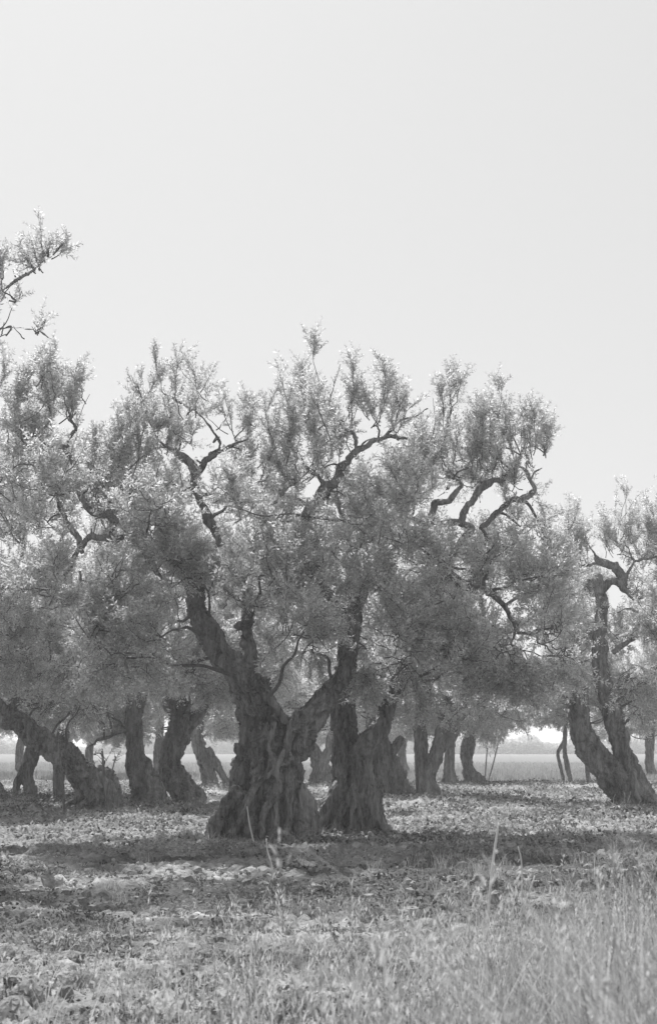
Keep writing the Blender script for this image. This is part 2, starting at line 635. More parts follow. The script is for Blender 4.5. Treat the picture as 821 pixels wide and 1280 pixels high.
def crown(name, blobs, limbs, parent, templates, mats, seed, dens=1.0, step=0.075, keep_clear=(), scale=1.0):
    """foliage: boughs reach from the limbs into each leaf mass, finer branches fill it, leafy shoots sit along them.
    blobs: rows (centre xyz, radii xyz, kind) kind 0 full, 1 airy upright, 2 hanging"""
    rnd = np.random.default_rng(seed)
    mb = MB()
    LS = np.vstack(limbs)
    for (c, rad, kind) in blobs:
        c = np.asarray(c, float)
        rad = np.asarray(rad, float)
        dd = np.linalg.norm(LS[:, :3] - (c - [0, 0, rad[2] * .9]), axis=1) + 0.25 * np.abs(LS[:, 2] - c[2])
        near = LS[dd.argmin()]
        root = c - np.array([0, 0, rad[2] * (.75 if kind == 1 else .35 if kind == 0 else -.5)])
        ctrl = (near[:3] + root) / 2 + rnd.normal(0, .15, 3) + [0, 0, .1]
        r0 = min(near[3] * .7, .035 if kind != 1 else .02)
        V, Q = tube(spline(bez(near[:3], root, ctrl, 6, r0, .012, rnd), .12), 5)
        mb.add(V, Q, 1)
        vol = rad[0] * rad[1] * rad[2]
        K = max(4, int(dens * (11.5 if kind == 1 else 24.0) * (rad[0] * rad[1] * rad[2]) ** .72 + 3))
        for k in range(K):
            d = rnd.normal(0, 1, 3)
            d /= np.linalg.norm(d)
            if kind == 1:
                d[2] = abs(d[2]) * 1.1 + .15
            if kind == 2:
                d[2] = -abs(d[2]) * .8 + .2
            end = c + d * rad * rnd.uniform(.65, 1.05 if kind != 1 else 1.2)
            st = root + (end - root) * rnd.uniform(0, .3) * (kind != 1)
            if kind != 1:
                st = st + rnd.normal(0, .28, 3) * rad
            else:
                q0 = rnd.normal(0, .45, 3) * rad
                st = st + q0 * [1, 1, .7]
                end = end + q0 * [.5, .5, .3]
            L = np.linalg.norm(end - st)
            bend = np.array([0, 0, -.18 * L]) if kind != 2 else np.array([0, 0, .3 * L])
            sb = bez(st, end, (st + end) / 2 + bend + rnd.normal(0, .1 * L, 3), 7, .011, .004, rnd)
            V, Q = tube(sb, 4)
            mb.add(V, Q, 1)
            m = max(3, int(L * (.92 if kind != 1 else .95) / step))
            t = np.sort(rnd.uniform(.12 if kind != 1 else .05, 1.0, m)) * 6
            i = np.clip(t.astype(int), 0, 5)
            f = (t - i)[:, None]
            pos = sb[i, :3] * (1 - f) + sb[i + 1, :3] * f
            T = sb[i + 1, :3] - sb[i, :3]
            T /= np.linalg.norm(T, axis=1)[:, None]
            rd = rnd.normal(0, 1, (m, 3))
            if kind == 0:
                dr = T * .7 + rd * .55 + np.array([0, 0, .45])
            elif kind == 1:
                dr = T * 1.0 + rd * .42 + np.array([0, 0, .55])
            else:
                dr = T * .8 + rd * .5 + np.array([0, 0, -.25])
            ok = np.ones(m, bool)
            g = noise(pos * 1.25, 31 + seed % 5)
            ok &= rnd.uniform(0, 1, m) < np.clip(.90 + 1.5 * g, .10, 1)
            for kc, rr in keep_clear:
                dx = np.sqrt((pos[:, None, 0] - kc[None, :, 0]) ** 2 + (pos[:, None, 2] - kc[None, :, 2]) ** 2)
                j = dx.argmin(1)
                infront = pos[:, 1] < kc[j, 1] + .1
                ok &= ~((dx.min(1) < rr) & infront & (rnd.uniform(0, 1, m) < (.9 if rr > .13 else .62)))
            if ok.any():
                sc = rnd.uniform(.65, 1.1, m) * (1.0 if kind == 0 else .95) * scale
                place_shoots(mb, pos[ok], dr[ok], sc[ok], templates, rnd)
    me = mb.mesh(name, mats)
    o = link(name, me, parent)
    return o


def px_blobs(rows, Y0, org, seed, deep=1.3, copies=True):
    """rows (px,py,rx,ry,kind[,dy])"""
    rnd = np.random.default_rng(seed)
    o = []
    for r in rows:
        px, py, rx, ry, kind = r[:5]
        s = SC(py, Y0)
        rad = np.array([rx * s, min(deep, max(rx, ry) * s * 1.2), ry * s])
        if len(r) > 5:
            offs = [r[5]]
        elif kind == 1:
            offs = [rnd.uniform(-.5, .8)]
        else:
            offs = [rnd.uniform(-2.3, -.9), rnd.uniform(.4, 1.8)] if copies else [rnd.uniform(-1, 1)]
        for dy in offs:
            c = P(px, py, Y0 + dy) - np.asarray(org)
            o.append((c, rad, kind))
    return o


# ------------------------------------------------------------------ the ground
def growing(a, b, step, lo, hi, g):
    v = list(np.arange(a, b, step))
    s = step
    x = b
    while x < hi:
        v.append(x)
        s *= g
        x += s
    v.append(hi)
    s = step
    x = a
    pre = []
    while x > lo:
        s *= g
        x -= s
        pre.append(x)
    return np.array(sorted(pre) + v)


gx = growing(-7.5, 7.5, .05, -2500, 2500, 1.06)
gy = growing(3.0, 32.0, .05, -60, 5000, 1.045)
X, Yg = np.meshgrid(gx, gy)
p2 = np.stack([X.ravel(), Yg.ravel()], 1)
z = ground_h(p2[:, 0], p2[:, 1])
fade = np.clip((64 - p2[:, 1]) / 8, 0, 1)
clod = 1 - np.abs(fbm(p2 * 3.6, 4, 21, .55))
patch = np.clip(.6 + .8 * noise(p2 * .8, 25), .2, 1.4)
zz = z + fade * (0.19 * patch * (clod - .5) + .03 * fbm(p2 * 9, 3, 28) + .02 * np.sin(p2[:, 1] * 4.2 + 1.5 * noise(p2 * .5, 9)))
zz += 0.03 * (1 - fade) * noise(p2 * 3, 8)
V = np.c_[p2, zz]
nx, ny = len(gx), len(gy)
ii = (np.arange(ny - 1)[:, None] * nx + np.arange(nx - 1)[None]).ravel()
Q = np.stack([ii, ii + 1, ii + nx + 1, ii + nx], 1)
gme = quad_mesh('ground', V, Q, [M_SOIL], smooth=True)


def painted_shade(x, y):
    """where tree shade is painted into the soil and weed colours, ahead of the trunks"""
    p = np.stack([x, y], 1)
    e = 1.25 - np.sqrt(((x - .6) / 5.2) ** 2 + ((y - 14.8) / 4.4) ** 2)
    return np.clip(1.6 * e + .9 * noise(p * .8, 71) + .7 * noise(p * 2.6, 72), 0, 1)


da = gme.attributes.new('painted_shade', 'FLOAT', 'POINT')
da.data.foreach_set('value', painted_shade(p2[:, 0], p2[:, 1]).astype(np.float32))
link('ground', gme, kind='structure')


def gz(x, y):
    x = np.atleast_1d(x)
    y = np.atleast_1d(y)
    p = np.stack([x, y], 1)
    z = ground_h(x, y)
    fa = np.clip((64 - y) / 8, 0, 1)
    return z + fa * (0.19 * np.clip(.6 + .8 * noise(p * .8, 25), .2, 1.4) * (.5 - np.abs(fbm(p * 3.6, 4, 21, .55))) + .02 * np.sin(y * 4.2 + 1.5 * noise(p * .5, 9)))


# clods of turned earth
def make_clods():
    rnd = np.random.default_rng(5)
    import bmesh
    bm = bmesh.new()
    bmesh.ops.create_cube(bm, size=1)
    bmesh.ops.subdivide_edges(bm, edges=bm.edges[:], cuts=1, use_grid_fill=True)
    V0 = np.array([v.co[:] for v in bm.verts])
    bm.verts.index_update()
    Q0 = np.array([[v.index for v in f.verts] for f in bm.faces])
    bm.free()
    V0 = V0 / np.linalg.norm(V0, axis=1)[:, None] * (.5 + .5 * np.abs(V0).max(1))[:, None]
    n = 26000
    y = 6 + 44 * rnd.uniform(0, 1, n) ** 1.35
    x = rnd.uniform(-1, 1, n) * (1.5 + y * .27)
    p = np.stack([x, y], 1)
    keep = rnd.uniform(0, 1, n) < np.clip(.55 + .8 * noise(p * .7, 41), .05, 1)
    x, y = x[keep], y[keep]
    n = len(x)
    s = rnd.lognormal(math.log(.026), .6, n).clip(.007, .12)
    V = V0[None] * s[:, None, None] * rnd.uniform(.6, 1.25, (n, 1, 3)) * (1 + rnd.normal(0, .16, (n, len(V0), 1)))
    a = rnd.uniform(0, 6.28, n)
    Rm = np.zeros((n, 3, 3))
    Rm[:, 0, 0] = np.cos(a)
    Rm[:, 0, 1] = -np.sin(a)
    Rm[:, 1, 0] = np.sin(a)
    Rm[:, 1, 1] = np.cos(a)
    Rm[:, 2, 2] = 1
    V = np.einsum('nij,nkj->nki', Rm, V)
    V += np.c_[x, y, gz(x, y) - s * .12][:, None]
    Q = (np.arange(n)[:, None, None] * len(V0) + Q0[None]).reshape(-1, 4)
    link('earth_clods', quad_mesh('earth_clods', V.reshape(-1, 3), Q, [M_SOIL], smooth=False), kind='stuff',
         label='crumbly clods of turned soil strewn over the grove floor', category='soil')


make_clods()


# low weeds and litter on the soil
def make_cover():
    rnd = np.random.default_rng(6)
    n = 520000
    y = 6.5 + 54 * rnd.uniform(0, 1, n) ** 1.7
    x = rnd.uniform(-1, 1, n) * (1.2 + y * .26)
    p = np.stack([x, y], 1)
    cl = .5 * noise(p * .55, 51) + .6 * noise(p * 2.3, 52) + .35 * noise(p * 7, 53)
    k = rnd.uniform(0, 1, n) < np.clip(.38 + 1.1 * cl, .05, 1)
    x, y, cl = x[k], y[k], cl[k]
    n = len(x)
    gr = np.clip(y / 14, .8, 2.2)
    up = np.clip(cl, 0, 1)
    z = gz(x, y) + rnd.uniform(0, 1, n) ** 2 * (.03 + .20 * up ** 2)
    c = np.c_[x, y, z]
    a = rnd.uniform(0, 6.28, n)
    el = rnd.uniform(-.1, 1.0, n)
    D = np.c_[np.cos(a) * np.cos(el), np.sin(a) * np.cos(el), np.sin(el)]
    W = np.cross(D, rnd.normal(0, 1, (n, 3)))
    W /= np.linalg.norm(W, axis=1)[:, None]
    l = rnd.uniform(.018, .05, n) * gr
    w = l * rnd.uniform(.12, .4, n)
    V = np.stack([c, c + D * (l * .5)[:, None] + W * w[:, None], c + D * l[:, None], c + D * (l * .5)[:, None] - W * w[:, None]], 1)
    tone = np.clip(.5 + .5 * noise(np.stack([x, y], 1) * 1.4, 57) + rnd.normal(0, .22, n), 0, 1)
    tone = tone * (1 - .8 * painted_shade(x, y))  # weeds darkened along with the soil, as painted tree shade
    link('ground_cover', quad_mesh('ground_cover', V.reshape(-1, 3), np.arange(4 * n).reshape(-1, 4), [M_COVER], tone), kind='stuff',
         label='low dry weeds and leaf litter scattered on the plowed soil', category='ground cover')


make_cover()


def blades(x, y, h, w, rnd, lean=.35, seg=5, zoff=0):
    n = len(x)
    a = rnd.uniform(0, 6.28, n)
    ln = rnd.uniform(.05, 1, n) * lean
    D = np.c_[np.cos(a), np.sin(a), np.zeros(n)]
    S = np.c_[-np.sin(a + rnd.normal(0, .8, n)), np.cos(a + rnd.normal(0, .8, n)), np.zeros(n)]
    t = np.linspace(0, 1, seg + 1)
    z0 = gz(x, y) - .02
    rows = []
    for k, tt in enumerate(t):
        c = np.c_[x, y, z0 + h * tt * (1 - .25 * ln * tt)] + D * (h * ln * tt ** 2.2)[:, None]
        ww = (w * (1 - tt ** 1.6 * .93))[:, None]
        rows.append(np.stack([c - S * ww, c + S * ww], 1))
    V = np.stack(rows, 1).reshape(n, -1, 3)
    q = np.array([[2 * i, 2 * i + 1, 2 * i + 3, 2 * i + 2] for i in range(seg)])
    Q = (np.arange(n)[:, None, None] * V.shape[1] + q[None]).reshape(-1, 4)
    tone = np.repeat(rnd.uniform(0, 1, n), seg)
    return V.reshape(-1, 3), Q, tone, rows[-1].mean(1)


def seed_heads(tips, h, rnd, size=.10):
    """a nodding plume of little spikelets at each stalk's tip"""
    n = len(tips)
    m = 14
    t = rnd.uniform(0, 1, (n, m))
    a = rnd.uniform(0, 6.28, (n, m))
    L = (size * rnd.uniform(.7, 1.4, n))[:, None]
    c = tips[:, None] + np.stack([np.cos(a) * t * L * .22, np.sin(a) * t * L * .22, -t * L], -1)
    D = np.stack([np.cos(a) * .5, np.sin(a) * .5, np.full_like(a, .8)], -1)
    W = np.stack([-np.sin(a), np.cos(a), np.zeros_like(a)], -1)
    l = L[..., None] * .28
    V = np.stack([c, c + D * l * .5 + W * .0035, c + D * l, c + D * l * .5 - W * .0035], 2)
    N = n * m
    return V.reshape(-1, 3), np.arange(4 * N).reshape(-1, 4), rnd.uniform(.3, 1, N)


def make_grass():
    rnd = np.random.default_rng(9)
    mb = MB()
    n = 150000
    y = rnd.uniform(2.3, 9.5, n)
    x = rnd.uniform(-1, 1, n) * (1.0 + y * .27)
    u = x / y * F_PX + 410.5                     # how far to the right it stands
    edge = np.interp(x, [-3, -1.2, -.4, .3, 1.0, 2.0, 3.0], [4.6, 5.0, 5.8, 6.6, 7.6, 9.0, 9.5])
    p = np.stack([x, y], 1)
    cl = noise(p * 1.1, 61) * .8 + noise(p * 3.7, 62) * .9
    lf = np.interp(x / y, [-.26, -.18, -.12, 0, .06, .14], [.0, .02, .10, .30, .75, 1.0])
    k = rnd.uniform(0, 1, n) < np.clip((edge - y) / 1.8, 0, 1) * np.clip(.45 + 1.3 * cl, .02, 1) * lf
    x, y = x[k], y[k]
    n = len(x)
    hmax = np.interp(x / y, [-.25, -.1, .05, .22], [.55, .66, .74, 1.15]) * np.interp(y, [3, 5, 9], [1, .95, .7])
    h = hmax * rnd.beta(3.2, 2.0, n) * np.clip(1.1 + .35 * noise(np.stack([x, y], 1) * 1.7, 63), .5, 1.4)
    V, Q, t, tip = blades(x, y, h, rnd.uniform(.0016, .0044, n), rnd, .7)
    mb.add(V, Q, 0, t)
    pick = rnd.uniform(0, 1, n) < .12
    hv, hq, ht = seed_heads(tip[pick], h[pick], rnd, .09)
    mb.add(hv, hq, 0, ht)
    # long single blades that stand above the rest
    n = 520
    y = rnd.uniform(3.6, 8.5, n)
    u = np.clip(rnd.normal(.03, .11, n), -.19, .25)
    x = u * y
    h = rnd.uniform(.45, .95, n) * np.interp(u, [-.15, .2], [.85, 1.1]) * np.interp(y, [4, 9], [1, .8])
    V, Q, t, tip = blades(x, y, h, rnd.uniform(.0016, .003, n), rnd, .8, 7)
    mb.add(V, Q, 0, .5 + .5 * t)
    hv, hq, ht = seed_heads(tip[:500], h[:500], rnd, .13)
    mb.add(hv, hq, 0, ht)
    link('tall_grass', mb.mesh('tall_grass', [M_GRASS]), kind='stuff',
         label='tall dry grass growing thick along the near edge of the grove', category='grass')
    # thin tufts between the clods
    mb = MB()
    nt_ = 420
    ty = rnd.uniform(6.5, 19, nt_)
    tx = rnd.uniform(-1, 1, nt_) * (.6 + ty * .25)
    kk = rnd.uniform(0, 1, nt_) < np.clip(.4 + .25 * tx, .15, 1)
    tx, ty = tx[kk], ty[kk]
    for px_, py_, rr_, nn in ((326, 1048, .95, 46), (441, 1042, .75, 34), (792, 1006, .6, 20), (122, 1012, .8, 16), (186, 1008, .6, 12), (236, 1003, .6, 12)):
        d_ = depth(py_)
        c_ = P(px_, py_, d_)
        a_ = rnd.uniform(3.3, 6.1, nn)
        q_ = rr_ * rnd.uniform(.95, 1.35, nn)
        tx = np.r_[tx, c_[0] + np.cos(a_) * q_]
        ty = np.r_[ty, c_[1] + np.sin(a_) * q_]
    m = 26
    x = (tx[:, None] + rnd.normal(0, .05, (len(tx), m))).ravel()
    y = (ty[:, None] + rnd.normal(0, .05, (len(tx), m))).ravel()
    h = np.repeat(rnd.uniform(.08, .30, len(tx)), m) * rnd.uniform(.5, 1.1, len(x))
    V, Q, t, tip = blades(x, y, h, rnd.uniform(.0014, .0028, len(x)), rnd, .8, 4)
    mb.add(V, Q, 0, t)
    link('grass_tufts', mb.mesh('grass_tufts', [M_GRASS]), kind='stuff',
         label='short thin grass tufts scattered among the clods', category='grass')
    # far field: standing dry grass past the grove
    n = 60000
    y = 64 + 70 * rnd.uniform(0, 1, n) ** 1.5
    x = rnd.uniform(-1, 1, n) * (4 + y * .28)
    h = rnd.uniform(.12, .32, n)
    V, Q, t, tip = blades(x, y, h, rnd.uniform(.012, .03, n), rnd, .5, 2)
    link('field_grass', quad_mesh('field_grass', V, Q, [M_COVER], .55 + t * .4), kind='stuff',
         label='pale grass of the open field beyond the grove', category='grass')


make_grass()

# ------------------------------------------------------------------ olive trees standing nearest
G_TREES = 'old olive trees of the grove'


def limb_obj(rows, Y0, root, org, seed, name='limb'):
    s = px_spline(rows, Y0, .05, org)
    return s


def near_tree(name, label, base, trunk_rows, limb_rows, blob_rows, templates, leaf, seed, voxel, amp,
              roots=(8, .65, .8, .9, .12), cat='olive tree', dens=1.0, step=.058, clear=.08, visible=672, tclear=None, extra_small=(), deep=1.3, copies=True):
    bx, by = base
    Y0 = depth(by)
    b = P(bx, by, Y0)
    gh = float(gz(b[0], b[1])[0])
    org = np.array([b[0], b[1], gh])
    e = empty(name, org, label, cat, G_TREES)
    org = np.array([b[0], b[1], 0.0])       # children hang from the foot at ground level
    rnd = np.random.default_rng(seed)
    ts = [px_spline(r, Y0, .06, org) for r in trunk_rows]
    for s in ts:
        s[:, 3] *= .86
        s[:, :3] += (s[:, 3:4] * .15) * np.stack([noise(s[:, :3] * 2.6, 800 + seed + q) for q in range(3)], 1)
    rs = root_splines(0, 0, 0, roots[1], roots[2], roots[0], roots[3], rnd, roots[4])
    for r in extra_small:
        rs.append(px_spline(r, Y0, .05, org))
    for s in list(ts):                      # burrs and knots on the wood
        if s[:, 3].max() < .12 or roots[0] < 11:
            continue
        for q in range(7):
            i = rnd.integers(0, len(s))
            dv = rnd.normal(0, 1, 3) * [1, 1, .5]
            dv[1] = -abs(dv[1])
            dv /= np.linalg.norm(dv)
            c0 = s[i, :3] + dv * s[i, 3] * .85
            rs.append(spline([[*(c0 - [0, 0, .07]), .05], [*c0, rnd.uniform(.06, .11)], [*(c0 + [0, 0, .07]), .04]], .04))
    for s in ts:                            # feet go a little into the soil
        if s[0, 2] < .3:
            s[:2, 2] -= .12
    carve('trunk', ts + rs, voxel, amp, e, 1.0, seed=seed)
    ls = []
    for r in limb_rows:
        s = px_spline(r, Y0, .05, org)
        kk = np.clip(s[:, 3:4] * .5 + .012, 0, .05) * np.clip(np.arange(len(s)) / 4, 0, 1)[:, None]
        s[:, :3] += kk * np.stack([noise(s[:, :3] * 5, 900 + seed + q) + .6 * noise(s[:, :3] * 13, 950 + seed + q) for q in range(3)], 1)
        s[:, 3] *= .70 + .2 * noise(s[:, :3] * 6, 77)
        ls.append(s)
        sp = [s]
        for q in range(int(len(s) / 9)):            # pruning spurs and broken twigs
            i = rnd.integers(4, max(5, len(s) - 3))
            dv = rnd.normal(0, 1, 3) + [0, 0, .5]
            dv /= np.linalg.norm(dv)
            L = rnd.uniform(.08, .32) + s[i, 3]
            r_ = max(.006, s[i, 3] * rnd.uniform(.2, .45))
            sp.append(spline([[*s[i, :3], r_], [*(s[i, :3] + dv * L * .5 + rnd.normal(0, .02, 3)), r_ * .8], [*(s[i, :3] + dv * L), r_ * .55]], .04))
        carve('limb', sp, max(.008, s[:, 3].min() * .55, voxel * .5), amp * .55, e, 1.4, seed=seed + 3, smooth_it=1)
    bl = px_blobs(blob_rows, Y0, org, seed, deep, copies)
    kc = []
    if clear:
        zv = [P(bx, v, Y0)[2] for v in (visible if isinstance(visible, (list, tuple)) else [visible] * len(ls))]
        kc = [(s[s[:, 2] > z_][:, :3], clear) for s, z_ in zip(ls, zv) if (s[:, 2] > z_).any()]
    if tclear:
        zt = P(bx, tclear, Y0)[2]
        for s in ts:
            w = s[:, 2] < zt
            if w.any():
                kc.append((s[w][:, :3], .12 + float(s[w][:, 3].mean())))
    crown('crown', bl, ts + ls, e, templates, [leaf, M_TWIG], seed, dens, step, kc)
    return e


# A: the big forked tree in the middle
near_tree('olive_tree', 'biggest gnarled olive tree, trunk forked in a wide V above a spreading root base', (335, 1048),
          [[(322, 1048, .2, 30), (320, 1000, .15, 28), (317, 950, .1, 25), (326, 905, .1, 25), (318, 870, 0, 25), (296, 838, 0, 18.5), (276, 812, 0, 16.5), (259, 788, 0, 14.5), (246, 765, .1, 12), (246, 735, .2, 10), (250, 715, .3, 7)],
           [(350, 1048, .1, 28), (352, 1000, 0, 28), (352, 950, -.05, 28), (364, 920, -.1, 25), (385, 900, -.1, 19), (402, 878, -.1, 14), (415, 858, 0, 13), (432, 838, 0, 12), (440, 800, .1, 11), (442, 760, .2, 10), (452, 722, .3, 8)],
           [(338, 1040, -.1, 22), (336, 990, -.1, 24), (336, 930, -.1, 24), (345, 900, 0, 22)],
           [(312, 855, 0, 14), (313, 815, .1, 8), (307, 780, .2, 6.5), (309, 745, .4, 6), (300, 715, .5, 5)],
           [(320, 850, -.25, 6), (332, 866, -.35, 5), (347, 884, -.4, 4.5), (356, 902, -.4, 4)],
           [(345, 900, -.3, 3), (336, 930, -.4, 4), (343, 958, -.48, 3.6), (318, 985, -.55, 4), (309, 1010, -.65, 4.4), (290, 1040, -.75, 5)],
           [(356, 935, -.4, 3), (345, 962, -.5, 4), (351, 985, -.55, 3.6), (331, 1012, -.62, 4.4), (326, 1045, -.7, 5)],
           [(300, 985, -.2, 12), (288, 1010, -.3, 15), (268, 1046, -.35, 12)],
           [(378, 985, -.2, 10), (384, 1010, -.2, 13), (388, 1042, -.2, 12)]],
          [[(300, 720, .5, 8), (285, 700, .4, 8), (270, 665, .3, 8), (262, 645, .3, 8), (248, 618, .3, 7), (245, 590, .3, 7), (238, 575, .3, 7), (216, 560, .3, 5)],
           [(247, 592, .3, 5), (257, 575, .25, 5), (268, 565, .2, 4), (285, 558, .1, 2.6), (312, 545, 0, 1.3)],
           [(262, 567, .2, 3), (275, 555, .3, 2.2), (262, 530, .4, 2), (240, 510, .4, 1.4), (205, 490, .5, 1)],
           [(218, 562, .3, 4), (200, 550, .3, 2), (185, 520, .3, 1.6), (172, 480, .3, 1)],
           [(440, 770, .2, 9), (400, 730, .3, 8), (375, 690, .35, 8), (377, 658, .35, 8), (388, 635, .35, 8), (404, 612, .3, 8), (425, 590, .3, 8), (441, 570, .3, 6.5), (458, 553, .3, 5.5), (480, 543, .3, 3.5), (510, 548, .3, 1.3)],
           [(446, 572, .3, 3.5), (445, 550, .3, 3), (440, 537, .3, 3), (415, 535, .3, 2)],
           [(408, 608, .3, 5), (398, 593, .2, 4), (385, 587, .2, 2.5), (372, 560, .2, 1.5)],
           [(420, 618, 0, 3), (426, 642, -.2, 3.2), (436, 651, -.3, 3), (455, 646, -.3, 2), (472, 638, -.3, 1.3)],
           [(480, 545, .3, 3), (500, 525, .3, 1.6), (520, 518, .3, 1.1), (534, 508, .3, .8)],
           [(248, 745, .3, 12), (225, 705, .4, 10), (190, 680, .5, 8), (145, 670, .5, 7), (112, 672, .5, 5), (98, 690, .4, 4), (80, 722, .4, 2.5)],
           [(170, 672, .5, 7), (140, 643, .5, 6), (118, 638, .5, 5.5), (104, 625, .5, 6), (97, 600, .5, 5), (93, 580, .5, 5), (82, 562, .5, 4.5), (66, 560, .5, 3), (48, 580, .5, 1.6)],
           [(84, 563, .5, 3), (88, 545, .5, 2.6), (96, 533, .5, 2.2), (88, 520, .5, 1.6), (84, 490, .5, 1)],
           [(104, 690, .4, 4), (92, 665, .4, 5), (82, 640, .4, 4.5), (74, 625, .4, 3)],
           [(100, 712, .3, 2.5), (104, 740, .2, 3), (100, 775, .2, 1.6)],
           [(184, 676, .3, 6), (180, 692, .1, 5), (196, 712, 0, 4), (205, 722, 0, 2)]],
          [(195, 505, 45, 45, 1), (235, 490, 30, 34, 1), (275, 520, 26, 34, 1), (305, 515, 16, 28, 1), (160, 555, 34, 45, 1), (225, 535, 45, 30, 1),
           (75, 500, 38, 40, 1), (95, 490, 18, 34, 1), (40, 520, 34, 38, 1), (60, 590, 45, 42, 0), (125, 590, 34, 40, 1),
           (395, 500, 32, 55, 1), (365, 530, 26, 42, 1), (378, 478, 16, 24, 1), (430, 500, 26, 36, 1), (470, 505, 24, 36, 1), (495, 515, 18, 36, 1), (405, 560, 36, 32, 1), (345, 585, 34, 34, 1),
           (190, 620, 50, 42, 0), (300, 620, 42, 36, 0), (345, 640, 42, 40, 0), (140, 640, 32, 36, 0, .9), (430, 610, 30, 24, 0, .9),
           (150, 720, 50, 46, 0), (220, 690, 48, 40, 0), (330, 700, 55, 46, 0), (400, 690, 44, 44, 0), (300, 790, 50, 40, 0, 1.0), (380, 770, 50, 48, 0),
           (390, 830, 34, 34, 2, .8), (200, 780, 50, 42, 0), (230, 820, 40, 40, 0, .6), (120, 790, 50, 42, 0), (160, 840, 46, 36, 2), (455, 660, 36, 40, 0), (60, 720, 40, 46, 0), (310, 735, 50, 34, 0, -1.2), (255, 715, 44, 38, 0, -.8), (440, 730, 30, 40, 0, -.8), (445, 800, 24, 30, 0, -.7), (370, 720, 40, 30, 0, -.9), (190, 660, 40, 30, 0, -.6), (125, 590, 30, 34, 0, .9), (175, 600, 40, 34, 0, 1.2), (225, 610, 34, 30, 0, 1.2), (300, 605, 40, 30, 0, 1.2), (340, 600, 30, 30, 0, 1), (385, 575, 34, 34, 1), (440, 600, 34, 30, 0, 1.2), (20, 540, 40, 34, 0, .8), (0, 590, 40, 40, 0, .8), (315, 575, 20, 26, 1), (60, 640, 40, 36, 0, .9), (60, 470, 14, 26, 1), (115, 590, 16, 20, 1), (255, 600, 26, 22, 1), (20, 480, 24, 30, 1)],
          SH_FINE, M_LEAF, 101, .021, .085, roots=(17, .60, .80, .70, .095), tclear=775)

# B: its right-hand neighbour
near_tree('olive_tree', 'gnarled olive tree with a ridged leaning trunk, close beside the biggest one on its right', (441, 1042),
          [[(436, 1042, .1, 24), (437, 1000, .1, 25), (434, 960, 0, 20), (431, 920, 0, 17), (429, 880, .1, 16), (430, 845, .2, 14), (436, 800, .3, 12), (448, 745, .4, 10), (462, 718, .5, 8)],
           [(450, 1042, 0, 22), (450, 990, -.05, 22), (447, 958, -.15, 18), (460, 930, -.3, 13), (475, 907, -.3, 12), (487, 880, -.2, 11), (503, 835, 0, 10), (520, 800, 0, 9), (532, 765, .1, 8), (560, 705, .2, 7)],
           [(464, 1040, .1, 14), (464, 985, .1, 13), (467, 945, .1, 10), (468, 915, .1, 7)],
           [(432, 965, -.3, 5), (415, 1000, -.45, 8), (398, 1040, -.5, 8)],
           [(442, 980, -.35, 4), (428, 1010, -.5, 6), (414, 1042, -.6, 6)]],
          [[(560, 705, .2, 8), (575, 680, .2, 7), (590, 662, .2, 5), (572, 655, .2, 7), (550, 657, .2, 6.5), (530, 655, .2, 5.5), (514, 648, .2, 3)],
           [(572, 657, .2, 7), (582, 635, .2, 6.5), (600, 612, .2, 6), (614, 604, .2, 6), (633, 591, .2, 4), (650, 570, .2, 2)],
           [(538, 652, .2, 6), (543, 630, .2, 6), (560, 627, .2, 5), (570, 617, .2, 5), (578, 605, .2, 3), (560, 595, .2, 2), (550, 575, .2, 1.2)],
           [(600, 660, .2, 5), (633, 633, .1, 4), (650, 625, .1, 4), (667, 613, .1, 4), (661, 597, .1, 3), (650, 585, .1, 2)],
           [(663, 600, .1, 2), (668, 590, .1, 1.6), (678, 585, .1, 1)],
           [(535, 765, .1, 8), (570, 745, -.1, 7.5), (590, 740, -.3, 8), (605, 737, -.3, 7), (622, 750, -.3, 5), (640, 770, -.3, 4), (648, 790, -.3, 3.4), (665, 792, -.3, 3)],
           [(640, 772, -.3, 3), (643, 790, -.3, 2.5), (638, 805, -.3, 1.5)]],
          [(563, 492, 20, 26, 1), (552, 545, 22, 40, 1), (600, 535, 24, 34, 1), (625, 540, 20, 38, 1), (612, 515, 16, 24, 1), (660, 555, 20, 34, 1), (680, 550, 10, 24, 1), (515, 565, 34, 24, 1), (580, 580, 40, 26, 1),
           (500, 610, 45, 40, 0), (555, 600, 30, 24, 0, .9), (490, 660, 42, 40, 0), (540, 690, 46, 36, 0), (620, 680, 50, 40, 0), (650, 650, 26, 26, 0, .6), (670, 705, 38, 44, 0), (480, 720, 38, 40, 0),
           (600, 720, 44, 30, 0, .9), (550, 750, 50, 40, 0), (500, 780, 46, 46, 0), (460, 800, 34, 40, 0, .9), (620, 790, 40, 40, 0), (560, 810, 50, 40, 0), (510, 850, 46, 36, 2), (455, 855, 26, 28, 2, -.9), (585, 850, 46, 36, 2), (640, 845, 44, 36, 2), (660, 860, 44, 34, 2), (690, 770, 32, 44, 0), (700, 840, 36, 36, 2), (490, 810, 34, 40, 0, -1), (540, 740, 40, 40, 0, -.9), (465, 850, 24, 22, 2, -.8), (430, 790, 20, 40, 0, -.5), (520, 870, 30, 22, 2, -.9), (520, 585, 40, 30, 0, 1), (600, 590, 34, 28, 0, 1), (650, 615, 30, 26, 0, 1), (585, 560, 34, 34, 1), (640, 575, 26, 30, 1), (500, 590, 30, 26, 1), (540, 560, 16, 24, 1), (680, 660, 26, 34, 0, .6), (695, 710, 26, 34, 0, .6)],
          SH_FINE, M_LEAF, 102, .021, .075, roots=(15, .46, .64, .85, .075), tclear=870)

